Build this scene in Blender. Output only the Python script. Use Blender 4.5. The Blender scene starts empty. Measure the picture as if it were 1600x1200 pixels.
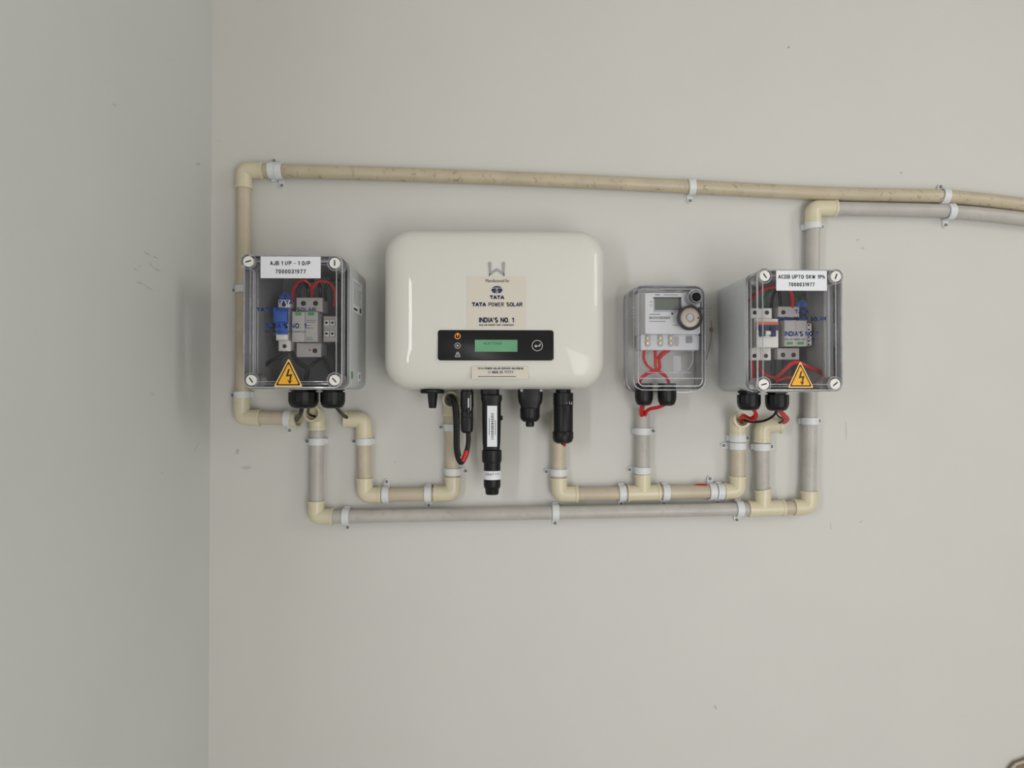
import bpy, bmesh, math, random
from mathutils import Vector, Matrix, Euler
random.seed(7)
PI = math.pi
scn = bpy.context.scene
COL = scn.collection

# ------------------------------------------------------------------ camera
F = 1109.0; D = 1.15; CZ = 1.5
cam_d = bpy.data.cameras.new('camera'); cam = bpy.data.objects.new('camera', cam_d); COL.objects.link(cam)
cam_d.sensor_width = 36; cam_d.lens = 36*F/1600; cam_d.clip_start = 0.02
cam.location = (0, -D, CZ)
cam.rotation_euler = (PI/2+math.atan(15/F), 0, -math.atan(25/F))
scn.camera = cam
RC = Euler(cam.rotation_euler).to_matrix()
scn.view_settings.view_transform = 'Standard'; scn.view_settings.look = 'None'
scn.view_settings.exposure = -0.32; scn.view_settings.gamma = 1.0; scn.view_settings.use_curve_mapping = False

# ------------------------------------------------------------------ world and window light
w = bpy.data.worlds.new('world'); scn.world = w; w.use_nodes = True
w.node_tree.nodes['Background'].inputs[0].default_value = (0.80, 0.88, 1.0, 1)
w.node_tree.nodes['Background'].inputs[1].default_value = 0.4
def area(name, loc, direction, sx, sy, power, col=(1,1,1), spread=None):
    l = bpy.data.lights.new(name, 'AREA'); l.shape = 'RECTANGLE'; l.size = sx; l.size_y = sy
    l.energy = power; l.color = col
    if spread: l.spread = spread
    o = bpy.data.objects.new(name, l); COL.objects.link(o); o.location = loc
    o.rotation_euler = Vector(direction).to_track_quat('-Z', 'Y').to_euler()
    return o
RX, RY, RZ = 1.5, -2.6, 3.0          # room: right wall x, rear wall y, ceiling z
LX = -0.4583                         # left wall x
LIGHTS = [
 ('right_window_daylight', (RX-0.02, -1.05, 2.08), (-1, 0, -0.15), 0.36, 0.5, 5.8, (1.0, 0.965, 0.91)),
 ('rear_doorway_daylight', (0.98, RY+0.02, 0.80), (0, 1, 0), 0.95, 1.55, 28.0, (1.0, 0.98, 0.955)),
 ('side_doorway_daylight', (LX-0.02, -1.12, 1.62), (1, 0, 0), 0.14, 0.45, 5.0, (0.97, 0.985, 1.0)),
]
for L_ in LIGHTS: area(*L_)

# ------------------------------------------------------------------ pixel to world helpers
def P(px, py, off=0.0):
    d = RC @ Vector((px-800, 600-py, -F))
    t = (D-off)/d.y
    return Vector((d.x*t, -off, CZ+d.z*t))
def S(off): return (D-off)/F

# ------------------------------------------------------------------ materials
def lin(c):
    return tuple((v/255/12.92 if v/255 <= .04045 else ((v/255+.055)/1.055)**2.4) for v in c)
def mat(name, c, rough=.45, metal=0, var=.05, scale=40, spec=.5, coat=0, bump=0, emis=None, stretch=None, alpha=None):
    m = bpy.data.materials.new(name); m.use_nodes = True
    nt = m.node_tree; b = nt.nodes['Principled BSDF']
    b.inputs['Roughness'].default_value = rough; b.inputs['Metallic'].default_value = metal
    b.inputs['Specular IOR Level'].default_value = spec
    b.inputs['Coat Weight'].default_value = coat; b.inputs['Coat Roughness'].default_value = .03
    tc = nt.nodes.new('ShaderNodeTexCoord'); n = nt.nodes.new('ShaderNodeTexNoise')
    n.inputs['Scale'].default_value = scale; n.inputs['Detail'].default_value = 4
    if stretch:
        mp = nt.nodes.new('ShaderNodeMapping'); mp.inputs['Scale'].default_value = stretch
        nt.links.new(tc.outputs['Object'], mp.inputs[0]); nt.links.new(mp.outputs[0], n.inputs['Vector'])
    else: nt.links.new(tc.outputs['Object'], n.inputs['Vector'])
    r = nt.nodes.new('ShaderNodeValToRGB'); L = lin(c)
    r.color_ramp.elements[0].position = .3; r.color_ramp.elements[1].position = .7
    r.color_ramp.elements[0].color = (*[v*(1-var) for v in L], 1)
    r.color_ramp.elements[1].color = (*[min(1, v*(1+var)) for v in L], 1)
    nt.links.new(n.outputs['Fac'], r.inputs[0]); nt.links.new(r.outputs[0], b.inputs['Base Color'])
    if bump:
        bp = nt.nodes.new('ShaderNodeBump'); bp.inputs['Strength'].default_value = bump; bp.inputs['Distance'].default_value = .002
        nt.links.new(n.outputs['Fac'], bp.inputs['Height']); nt.links.new(bp.outputs[0], b.inputs['Normal'])
    if emis:
        b.inputs['Emission Color'].default_value = (*lin(emis[0]), 1); b.inputs['Emission Strength'].default_value = emis[1]
    m['ramp'] = 1
    return m
def pvc(name, c, dirt, amount):
    m = mat(name, c, .38, var=.07, scale=30, bump=.05)
    nt = m.node_tree; b = nt.nodes['Principled BSDF']; src = b.inputs['Base Color'].links[0].from_socket
    tc = nt.nodes.new('ShaderNodeTexCoord'); n = nt.nodes.new('ShaderNodeTexNoise'); n.inputs['Scale'].default_value = 95
    n.inputs['Detail'].default_value = 7; n.inputs['Distortion'].default_value = .8
    nt.links.new(tc.outputs['Object'], n.inputs['Vector'])
    r = nt.nodes.new('ShaderNodeValToRGB'); r.color_ramp.elements[0].position = .58; r.color_ramp.elements[1].position = .78
    r.color_ramp.elements[0].color = (0, 0, 0, 1); r.color_ramp.elements[1].color = (amount, amount, amount, 1)
    nt.links.new(n.outputs['Fac'], r.inputs[0])
    mx = nt.nodes.new('ShaderNodeMixRGB'); nt.links.new(r.outputs[0], mx.inputs[0]); nt.links.new(src, mx.inputs[1])
    mx.inputs[2].default_value = (*lin(dirt), 1); nt.links.new(mx.outputs[0], b.inputs['Base Color'])
    return m
def clear(name, tint, haze, gloss=1.0, hazecol=(230, 230, 235), fres=1.45):
    m = bpy.data.materials.new(name); m.use_nodes = True; nt = m.node_tree
    for n in list(nt.nodes): nt.nodes.remove(n)
    out = nt.nodes.new('ShaderNodeOutputMaterial')
    tr = nt.nodes.new('ShaderNodeBsdfTransparent'); tr.inputs[0].default_value = (*tint, 1)
    df = nt.nodes.new('ShaderNodeBsdfPrincipled'); df.inputs['Base Color'].default_value = (*lin(hazecol), 1); df.inputs['Roughness'].default_value = .15
    no = nt.nodes.new('ShaderNodeTexNoise'); no.inputs['Scale'].default_value = 25
    mr = nt.nodes.new('ShaderNodeMapRange'); mr.inputs['To Min'].default_value = haze*.7; mr.inputs['To Max'].default_value = haze*1.3
    nt.links.new(no.outputs['Fac'], mr.inputs['Value'])
    m1 = nt.nodes.new('ShaderNodeMixShader'); nt.links.new(mr.outputs[0], m1.inputs[0]); nt.links.new(tr.outputs[0], m1.inputs[1]); nt.links.new(df.outputs[0], m1.inputs[2])
    gl = nt.nodes.new('ShaderNodeBsdfGlossy'); gl.inputs['Roughness'].default_value = .04; gl.inputs['Color'].default_value = (gloss, gloss, gloss, 1)
    fr = nt.nodes.new('ShaderNodeFresnel'); fr.inputs['IOR'].default_value = fres
    m2 = nt.nodes.new('ShaderNodeMixShader'); nt.links.new(fr.outputs[0], m2.inputs[0]); nt.links.new(m1.outputs[0], m2.inputs[1]); nt.links.new(gl.outputs[0], m2.inputs[2])
    nt.links.new(m2.outputs[0], out.inputs[0])
    return m

M = dict(
    wall=mat('wall_paint', (216, 215, 210), .6, var=.012, scale=6, bump=.02, spec=.3),
    wall2=mat('wall_paint_cool', (212, 213, 210), .55, var=.012, scale=6, bump=.02, spec=.35),
    ceil=mat('ceiling_paint', (225, 224, 220), .7, var=.01),
    floor=mat('floor_tile', (170, 168, 164), .35, var=.06, scale=9),
    inv=mat('glossy_white_cover', (224, 222, 214), .38, var=.006, scale=5, coat=.35, spec=.4),
    invback=mat('grey_heatsink', (150, 150, 150), .5),
    cream=mat('cream_pvc_fitting', (222, 213, 184), .3, var=.03),
    beige=pvc('beige_pvc_pipe', (203, 190, 168), (150, 132, 108), .2),
    dirty=pvc('dusty_beige_pvc_pipe', (198, 185, 160), (112, 90, 66), .8),
    grey=pvc('grey_dusted_pvc_pipe', (190, 186, 180), (150, 144, 136), .45),
    clip=mat('white_clip_plastic', (226, 228, 230), .4, var=.02),
    screw=mat('screw_metal', (150, 148, 144), .4, .1, var=.2, scale=300),
    slotm=mat('screw_slot', (30, 30, 30), .6),
    box=mat('light_grey_abs', (204, 208, 210), .45, var=.02, scale=60),
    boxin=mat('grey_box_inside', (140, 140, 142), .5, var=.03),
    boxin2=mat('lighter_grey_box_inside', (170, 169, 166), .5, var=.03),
    black=mat('black_nylon', (17, 17, 20), .42, spec=.35, var=.15, scale=80),
    blackc=mat('black_cable_sheath', (16, 16, 18), .42, spec=.4, var=.15, scale=80),
    panel=mat('black_display_panel', (34, 32, 34), .3, spec=.25, var=.03),
    red=mat('red_wire', (196, 22, 22), .35, var=.1, scale=90),
    green=mat('green_wire', (22, 100, 50), .4, var=.1),
    paper=mat('white_paper_label', (236, 238, 244), .5, var=.01),
    cream_sticker=mat('cream_sticker', (221, 214, 201), .35, var=.01),
    ink=mat('black_ink', (22, 22, 24), .5, var=.05),
    navy=mat('navy_ink', (30, 42, 92), .5, var=.05),
    blueink=mat('blue_ink', (28, 58, 130), .5, var=.05),
    blue=mat('blue_plastic', (42, 96, 190), .4, var=.05),
    yellow=mat('warning_yellow', (246, 178, 22), .4, var=.02),
    yellow_rim=mat('warning_rim', (250, 205, 120), .4, var=.02),
    device=mat('device_white', (238, 236, 230), .42, var=.02),
    devgrey=mat('device_grey', (190, 187, 183), .45, var=.03),
    hole=mat('terminal_hole', (28, 26, 26), .6),
    brass=mat('terminal_brass', (205, 190, 130), .3, .7, var=.2, scale=200),
    orange=mat('orange_plastic', (222, 104, 50), .4, var=.04),
    darkblue=mat('dark_blue_plastic', (38, 52, 88), .4, var=.05),
    greenwin=mat('green_window', (70, 150, 70), .4, var=.05),
    rail=mat('steel_rail', (150, 150, 152), .35, .8),
    lcd=mat('green_lcd', (104, 158, 122), .2, var=.12, scale=22, emis=((110, 170, 130), .12)),
    lcdoff=mat('grey_lcd', (108, 116, 104), .25, var=.03),
    lcdink=mat('lcd_ink', (60, 110, 80), .4),
    glow=mat('orange_indicator', (240, 160, 70), .4, emis=((255, 150, 50), .45)),
    icon=mat('white_icon_ink', (205, 205, 205), .5),
    logo_silver=mat('silver_logo', (176, 176, 178), .3, .3, var=.02),
    meter=mat('meter_white', (222, 222, 226), .42, var=.01),
    meterside=mat('meter_side', (186, 186, 196), .42, var=.02),
    metink=mat('meter_ink', (120, 120, 124), .5),
    ring=mat('dark_ring', (82, 80, 84), .25, .5, var=.05),
    disc=mat('beige_disc', (190, 178, 164), .4, .1, var=.04),
    lens=mat('dark_lens', (14, 12, 22), .08),
    chair=mat('brown_plastic', (138, 120, 104), .4, var=.08),
    tanrim=mat('tan_piping', (190, 176, 158), .4),
    scr=mat('scuff_mark', (196, 176, 168), .8), scr2=mat('grey_scuff', (196, 195, 190), .8),
    seal=mat('seal_brown', (120, 100, 84), .6, var=.2, scale=200),
    clear=clear('clear_lid', (.97, .97, .98), .035, .45, fres=1.13),
    clearedge=clear('clear_lid_edge', (.95, .95, .96), .34, 1.0, (240, 240, 243), 1.3),
    clearm=clear('clear_meter_cover', (.985, .985, .99), .04, .6, fres=1.15),
    clearme=clear('clear_meter_edge', (.93, .93, .95), .25, 1.0, (235, 235, 240), 1.4),
)

# ------------------------------------------------------------------ object helpers
def mesh_obj(name, bm, m, parent=None, smooth=True, angle=40):
    bmesh.ops.recalc_face_normals(bm, faces=bm.faces)
    me = bpy.data.meshes.new(name); bm.to_mesh(me); bm.free()
    if isinstance(m, (list, tuple)):
        for k in m: me.materials.append(k)
    else: me.materials.append(m)
    if smooth:
        me.polygons.foreach_set('use_smooth', [True]*len(me.polygons))
        try: me.set_sharp_from_angle(angle=math.radians(angle))
        except Exception: pass
    o = bpy.data.objects.new(name, me); COL.objects.link(o)
    if parent:
        o.parent = parent
        if parent.type == 'EMPTY': o.matrix_parent_inverse = Matrix.Translation(-parent.location)
    return o
def tag(o, label=None, cat=None, group=None, kind=None):
    if label: o['label'] = label
    if cat: o['category'] = cat
    if group: o['group'] = group
    if kind: o['kind'] = kind
    return o
def thing(name, loc, label, cat, group=None):
    e = bpy.data.objects.new(name, None); e.empty_display_size = .02; COL.objects.link(e); e.location = loc
    return tag(e, label, cat, group)
def box(bm, x0, x1, y0, y1, z0, z1):
    vs = [bm.verts.new((x, y, z)) for x in (x0, x1) for y in (y0, y1) for z in (z0, z1)]
    for f in ((0,1,3,2),(4,6,7,5),(0,4,5,1),(2,3,7,6),(0,2,6,4),(1,5,7,3)): bm.faces.new([vs[i] for i in f])
def bevel(bm, r, seg=2):
    bmesh.ops.bevel(bm, geom=list(bm.edges), offset=r, segments=seg, profile=.5, affect='EDGES')
def loft(bm, rings, cap0=True, cap1=True, mi=0):
    R = [[bm.verts.new(v) for v in r] for r in rings]
    n = len(R[0]); fs = []
    for a, b in zip(R, R[1:]):
        for i in range(n):
            fs.append(bm.faces.new((a[i], a[(i+1) % n], b[(i+1) % n], b[i])))
    if cap0: fs.append(bm.faces.new(list(reversed(R[0]))))
    if cap1: fs.append(bm.faces.new(R[-1]))
    for f in fs: f.material_index = mi
    return R
def rrect(x0, x1, z0, z1, r, n=5):
    pts = []
    for cx, cz, a in ((x1-r, z1-r, 0), (x0+r, z1-r, 90), (x0+r, z0+r, 180), (x1-r, z0+r, 270)):
        for k in range(n+1):
            t = math.radians(a+90*k/n); pts.append((cx+r*math.cos(t), cz+r*math.sin(t)))
    return pts
def ring3(poly, off): return [(x, -off, z) for x, z in poly]
def slab(bm, poly, o0, o1, bev=0, mi=0):
    """prism of a wall-parallel outline between two distances from the wall"""
    rings = [ring3(poly, o0)]
    if bev:
        cx = sum(p[0] for p in poly)/len(poly); cz = sum(p[1] for p in poly)/len(poly)
        xs = max(abs(p[0]-cx) for p in poly); zs = max(abs(p[1]-cz) for p in poly)
        sh = [(cx+(x-cx)*(1-bev/xs), cz+(z-cz)*(1-bev/zs)) for x, z in poly]
        rings += [ring3(poly, o1-bev), ring3(sh, o1)]
    else: rings.append(ring3(poly, o1))
    loft(bm, rings, mi=mi)
def prect(x0, x1, y0, y1, off, r=0.0, n=4):
    """pixel rectangle at a distance from the wall -> outline in metres"""
    a = P(x0, y1, off); b = P(x1, y0, off)
    if r: return rrect(a.x, b.x, a.z, b.z, r*S(off), n)
    return [(b.x, a.z), (b.x, b.z), (a.x, b.z), (a.x, a.z)]
def pslab(name, x0, x1, y0, y1, o0, o1, m, parent, r=0, bev=0.0):
    bm = bmesh.new(); slab(bm, prect(x0, x1, y0, y1, o1, r), o0, o1, bev)
    return mesh_obj(name, bm, m, parent)
def circ(c, r, n=20): return [(c[0]+r*math.cos(2*PI*k/n), c[1]+r*math.sin(2*PI*k/n)) for k in range(n)]
def pdisc(name, cx, cy, r, o0, o1, m, parent, n=20, bev=0):
    c = P(cx, cy, o1); bm = bmesh.new(); slab(bm, circ((c.x, c.z), r*S(o1), n), o0, o1, bev)
    return mesh_obj(name, bm, m, parent)
def pring(bm, cx, cy, r0, r1, o0, o1, n=24, mi=0):
    c = P(cx, cy, o1); s = S(o1)
    A = circ((c.x, c.z), r1*s, n); B = circ((c.x, c.z), r0*s, n)
    loft(bm, [ring3(B, o0), ring3(A, o0), ring3(A, o1), ring3(B, o1), ring3(B, o0)], False, False, mi)
def smooth_path(pts, sub=6):
    pts = [Vector(p) for p in pts]
    if len(pts) < 3: return pts
    out = []
    for i in range(len(pts)-1):
        p0 = pts[max(i-1, 0)]; p1 = pts[i]; p2 = pts[i+1]; p3 = pts[min(i+2, len(pts)-1)]
        for k in range(sub):
            t = k/sub
            out.append(.5*((2*p1)+(-p0+p2)*t+(2*p0-5*p1+4*p2-p3)*t*t+(-p0+3*p1-3*p2+p3)*t**3))
    out.append(pts[-1]); return out
def sweep(bm, pts, radii, seg=12, cap=True, mi=0):
    pts = [Vector(p) for p in pts]; n = len(pts)
    if not isinstance(radii, (list, tuple)): radii = [radii]*n
    T = []
    for i in range(n):
        a = pts[max(i-1, 0)]; b = pts[min(i+1, n-1)]
        if (b-a).length < 1e-9: T.append(T[-1] if T else Vector((0, 0, 1)))
        else: T.append((b-a).normalized())
    up = Vector((0, 1, 0)) if abs(T[0].y) < .9 else Vector((1, 0, 0))
    u = T[0].cross(up).normalized(); rings = []
    for i in range(n):
        u = (u-T[i]*u.dot(T[i])).normalized(); v = T[i].cross(u)
        rings.append([tuple(pts[i]+radii[i]*(math.cos(2*PI*k/seg)*u+math.sin(2*PI*k/seg)*v)) for k in range(seg)])
    loft(bm, rings, cap, cap, mi)
def wire(name, pts, r, m, label=None, cat='cable', group=None, parent=None, seg=8):
    """pts: (px, py, off)"""
    bm = bmesh.new(); sweep(bm, smooth_path([P(*p) for p in pts]), r, seg)
    o = mesh_obj(name, bm, m, parent)
    if not parent: tag(o, label, cat, group)
    return o
def vloft(name, cx, off, prof, m, parent, n=24, sq=1.0, dr=1.0, top=True):
    """solid with a vertical axis: prof is (half width px, y px); sq<1 squares the section"""
    bm = bmesh.new(); rings = []; s = S(off); c = P(cx, 600, off)
    for hw, y in prof:
        z = P(cx, y, off).z; ring = []
        for k in range(n):
            a = 2*PI*k/n; ca, sa = math.cos(a), math.sin(a)
            ring.append((c.x+hw*s*math.copysign(abs(ca)**sq, ca), -off+hw*s*dr*math.copysign(abs(sa)**sq, sa), z))
        rings.append(ring)
    loft(bm, rings)
    return mesh_obj(name, bm, m, parent, angle=35)
def text(s, x0, x1, y0, y1, off, m, parent, name='lettering', bold=0.0, rot=0):
    cu = bpy.data.curves.new('t', 'FONT'); cu.body = s; cu.offset = bold; cu.resolution_u = 3; cu.align_x = 'CENTER'
    t = bpy.data.objects.new('t', cu); COL.objects.link(t)
    bpy.context.view_layer.update()
    me = bpy.data.meshes.new_from_object(t.evaluated_get(bpy.context.evaluated_depsgraph_get()))
    bpy.data.objects.remove(t)
    vs = [v.co.copy() for v in me.vertices]
    if rot: vs = [Vector((v.y, -v.x, 0)) if rot < 0 else Vector((-v.y, v.x, 0)) for v in vs]
    ax, bx = min(v.x for v in vs), max(v.x for v in vs); ay, by = min(v.y for v in vs), max(v.y for v in vs)
    A = P(x0, y1, off); B = P(x1, y0, off)
    for v, c in zip(me.vertices, vs):
        v.co = (A.x+(c.x-ax)/(bx-ax)*(B.x-A.x), -off, A.z+(c.y-ay)/(by-ay)*(B.z-A.z))
    me.materials.clear(); me.materials.append(m); me.name = name
    o = bpy.data.objects.new(name, me); COL.objects.link(o); o.parent = parent
    if parent.type == 'EMPTY': o.matrix_parent_inverse = Matrix.Translation(-parent.location)
    return o

# bold sans letters drawn as strokes on a 0..1 grid
def _arc(cx, cy, rx, ry, a0, a1, n=8): return [(cx+rx*math.cos(math.radians(a0+(a1-a0)*k/n)), cy+ry*math.sin(math.radians(a0+(a1-a0)*k/n))) for k in range(n+1)]
GL = {
 'A': [[(0, 0), (.5, 1), (1, 0)], [(.18, .33), (.82, .33)]], 'B': [[(0, .5), (.6, .5)], [(.6, 1), (0, 1), (0, 0), (.65, 0)], _arc(.6, .75, .3, .25, 90, -90), _arc(.65, .25, .35, .25, 90, -90)],
 'C': [_arc(.5, .5, .5, .5, 45, 315, 14)], 'D': [[(.45, 1), (0, 1), (0, 0), (.45, 0)], _arc(.45, .5, .5, .5, 90, -90)], 'E': [[(.9, 1), (0, 1), (0, 0), (.9, 0)], [(0, .5), (.8, .5)]],
 'F': [[(.9, 1), (0, 1), (0, 0)], [(0, .5), (.8, .5)]], 'G': [_arc(.5, .5, .5, .5, 45, 320, 14)+[(.98, .45), (.6, .45)]], 'H': [[(0, 0), (0, 1)], [(1, 0), (1, 1)], [(0, .5), (1, .5)]],
 'I': [[(.0, 0), (.0, 1)]], 'J': [[(.8, 1), (.8, .3)]+_arc(.4, .3, .4, .3, 0, -180)], 'K': [[(0, 0), (0, 1)], [(.95, 1), (0, .4)], [(.35, .6), (1, 0)]], 'L': [[(0, 1), (0, 0), (.8, 0)]],
 'M': [[(0, 0), (0, 1), (.5, .2), (1, 1), (1, 0)]], 'N': [[(0, 0), (0, 1), (1, 0), (1, 1)]], 'O': [_arc(.5, .5, .5, .5, 0, 360, 18)], 'P': [[(0, 0), (0, 1), (.6, 1)]+_arc(.6, .73, .35, .27, 90, -90)+[(0, .46)]],
 'R': [[(0, 0), (0, 1), (.6, 1)]+_arc(.6, .75, .33, .25, 90, -90)+[(0, .5)], [(.5, .5), (.95, 0)]], 'S': [_arc(.5, .74, .42, .26, 40, 270, 9)+_arc(.5, .24, .45, .24, 90, -140, 9)],
 'T': [[(0, 1), (1, 1)], [(.5, 1), (.5, 0)]], 'U': [[(0, 1), (0, .4)]+_arc(.5, .4, .5, .4, 180, 360)+[(1, 1)]], 'V': [[(0, 1), (.5, 0), (1, 1)]], 'W': [[(0, 1), (.27, 0), (.5, .9), (.73, 0), (1, 1)]],
 'X': [[(0, 0), (1, 1)], [(0, 1), (1, 0)]], 'Y': [[(0, 1), (.5, .45), (1, 1)], [(.5, .45), (.5, 0)]], 'Z': [[(0, 1), (1, 1), (0, 0), (1, 0)]],
 '0': [_arc(.5, .5, .42, .5, 0, 360, 16)], '1': [[(.15, .75), (.5, 1), (.5, 0)]], '2': [_arc(.5, .7, .42, .3, 170, -30, 9)+[(.05, 0), (.95, 0)]], '3': [_arc(.48, .75, .38, .25, 150, -90, 9), _arc(.48, .26, .44, .26, 90, -150, 9)],
 '4': [[(.7, 0), (.7, 1), (0, .3), (1, .3)]], '5': [[(.9, 1), (.15, 1), (.1, .55)]+_arc(.45, .32, .45, .32, 120, -150, 10)], '6': [_arc(.5, .32, .42, .32, 0, 360, 12), [(.1, .4), (.3, .8), (.7, 1)]],
 '7': [[(.05, 1), (.95, 1), (.35, 0)]], '8': [_arc(.5, .75, .36, .25, 0, 360, 12), _arc(.5, .27, .43, .27, 0, 360, 12)], '9': [_arc(.5, .68, .42, .32, 0, 360, 12), [(.9, .6), (.7, .2), (.3, 0)]],
 '/': [[(0, 0), (.6, 1)]], '-': [[(.1, .42), (.6, .42)]], '.': [[(0, .0), (.02, .03)]], "'": [[(0, 1), (0, .75)]], ':': [[(0, .2), (.01, .22)], [(0, .7), (.01, .72)]],
 'h': [[(0, 0), (0, 1)], [(0, .4)]+_arc(.4, .38, .4, .27, 150, 0)+[(.8, 0)]],
}
GW = {'I': .0, '.': .02, "'": 0, ':': .02, '-': .7, '/': .6, 'J': .8, 'L': .8, '1': .6, 'M': 1.15, 'W': 1.4, 'h': .8}
def letters(s_, x0, x1, y0, y1, off, m, parent, wt=.17, name='lettering', gap=.34):
    """wt: stroke width over cap height"""
    asp = .72; tot = 0; lay = []
    for ch in s_:
        if ch == ' ': tot += .55; continue
        w_ = GW.get(ch, 1.0)*asp; lay.append((ch, tot, w_)); tot += w_+gap
    tot -= gap
    a = P(x0, y1, off); b = P(x1, y0, off); H = b.z-a.z; h2 = wt*H/2; sx = (b.x-a.x-2*h2)/tot; bm = bmesh.new()
    for ch, u, w_ in lay:
        for st in GL.get(ch, []):
            pts = [Vector((a.x+h2+(u+px*asp*(w_/asp if ch in GW and GW[ch] > 1 else 1))*sx, 0, a.z+h2+pz*(H-2*h2))) for px, pz in st]
            for p, q in zip(pts, pts[1:]):
                d = (q-p)
                if d.length < 1e-7: continue
                d.normalize(); n = Vector((-d.z, 0, d.x))*h2; e = d*h2*.55
                vs = [bm.verts.new((v.x, -off, v.z)) for v in (p-e+n, p-e-n, q+e-n, q+e+n)]; bm.faces.new(vs)
    return mesh_obj(name, bm, m, parent, smooth=False)

# ------------------------------------------------------------------ the room
def struct(name, boxes, m):
    bm = bmesh.new()
    for b in boxes: box(bm, *b)
    return tag(mesh_obj(name, bm, m, smooth=False), kind='structure')
T = .15
struct('wall_back', [(LX-T, RX+T, 0, T, 0, RZ)], M['wall'])
struct('wall_left', [(LX-T, LX, -1.0, 0, 0, RZ), (LX-T, LX, RY, -1.25, 0, RZ), (LX-T, LX, -1.25, -1.0, 2.1, RZ)], M['wall2'])
struct('wall_right', [(RX, RX+T, -.86, 0, 0, RZ), (RX, RX+T, RY, -1.24, 0, RZ), (RX, RX+T, -1.24, -.86, 0, 1.82), (RX, RX+T, -1.24, -.86, 2.34, RZ)], M['wall'])
struct('wall_rear', [(LX-T, .42, RY-T, RY, 0, RZ), (1.48, RX+T, RY-T, RY, 0, RZ), (.42, 1.48, RY-T, RY, 2.0, RZ)], M['wall'])
struct('floor', [(LX-T, RX+T, RY-T, T, -.1, 0)], M['floor'])
struct('ceiling', [(LX-T, RX+T, RY-T, T, RZ, RZ+.1)], M['ceil'])
bm = bmesh.new()
for q in ((-.86, -.82, 1.78, 2.38), (-1.28, -1.24, 1.78, 2.38), (-1.28, -.82, 2.34, 2.38), (-1.28, -.82, 1.78, 1.82)): box(bm, RX-.012, RX-.001, q[0], q[1], q[2], q[3])
tag(mesh_obj('trim_1', bm, M['clip'], smooth=False), kind='structure')

# scuffs on the walls (marks with a shape of their own)
back = bpy.data.objects['wall_back']; left = bpy.data.objects['wall_left']
def scuff_back(px, py, w_, h_, ang, m):
    c = P(px, py, 0); s = S(0); bm = bmesh.new(); n = 8; ca, sa = math.cos(ang), math.sin(ang)
    pl = []
    for k in range(n):
        a = 2*PI*k/n; rr = random.uniform(.6, 1.1); x = w_*s*math.cos(a)*rr; z = h_*s*math.sin(a)*rr
        pl.append((c.x+x*ca-z*sa, c.z+x*sa+z*ca))
    slab(bm, pl, -.0005, .0003); mesh_obj('scuff', bm, m, back)
for a in ((1232, 74, 2, 1.6, 0, 'screw'), (371, 705, 6, 4, 1.2, 'scr2'), (385, 731, 9, 3, 0, 'scr2'), (1322, 672, .7, 18, 0, 'scr2'), (1345, 815, 4, 1.5, .5, 'scr2'),
          (1298, 822, 1, 6, .1, 'scr2'), (1340, 375, 3.5, 1.6, 0, 'scr2'), (1348, 388, 4.5, 2, 0, 'scr2'), (1408, 270, 3, 2, 0, 'scr2'), (342, 221, 1.2, 1, 0, 'scr'),
          (1118, 1105, 3, 5, .2, 'scr2'), (618, 722, 2, 1.2, 0, 'scr2')):
    scuff_back(a[0], a[1], a[2], a[3], a[4], M[a[5]])
def scuff_left(px0, py0, px1, py1, th, m):
    def L(px, py):
        d = RC @ Vector((px-800, 600-py, -F)); t = LX/d.x
        return Vector((LX, -D+d.y*t, CZ+d.z*t))
    a, b = L(px0, py0), L(px1, py1); d = (b-a).normalized(); n = Vector((0, -d.z, d.y))*th*S(.3)/2
    bm = bmesh.new(); r0 = []
    for k in (a-n*.2, a*.5+b*.5-n*1.2, b-n*.2, b+n*.2, a*.5+b*.5+n*1.1, a+n*.2): r0.append(k)
    loft(bm, [[tuple(v+Vector((-.0005, 0, 0))) for v in r0], [tuple(v+Vector((.0003, 0, 0))) for v in r0]])
    mesh_obj('scratch', bm, m, left)
for a in ((175, 162, 183, 166, 3.5, 'scr2'), (184, 163, 188, 165, 1, 'scr2'), (225, 394, 235, 399, 1.8, 'scr'), (239, 400, 247, 404, 1.8, 'scr'), (233, 411, 240, 418, 1, 'scr'),
          (240, 419, 251, 424, 1.6, 'scr'), (209, 419, 215, 423, 1.2, 'scr'), (214, 440, 223, 444, 2, 'scr'), (223, 444, 240, 455, 1, 'scr'), (217, 416, 221, 414, 1, 'scr'),
          (306, 256, 314, 256, 5, 'scr2'), (235, 613, 242, 618, 2, 'scr2'), (303, 705, 312, 690, 1.2, 'scr2'), (252, 738, 255, 740, 1.5, 'scr2')):
    scuff_left(*a[:5], M[a[5]])

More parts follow.
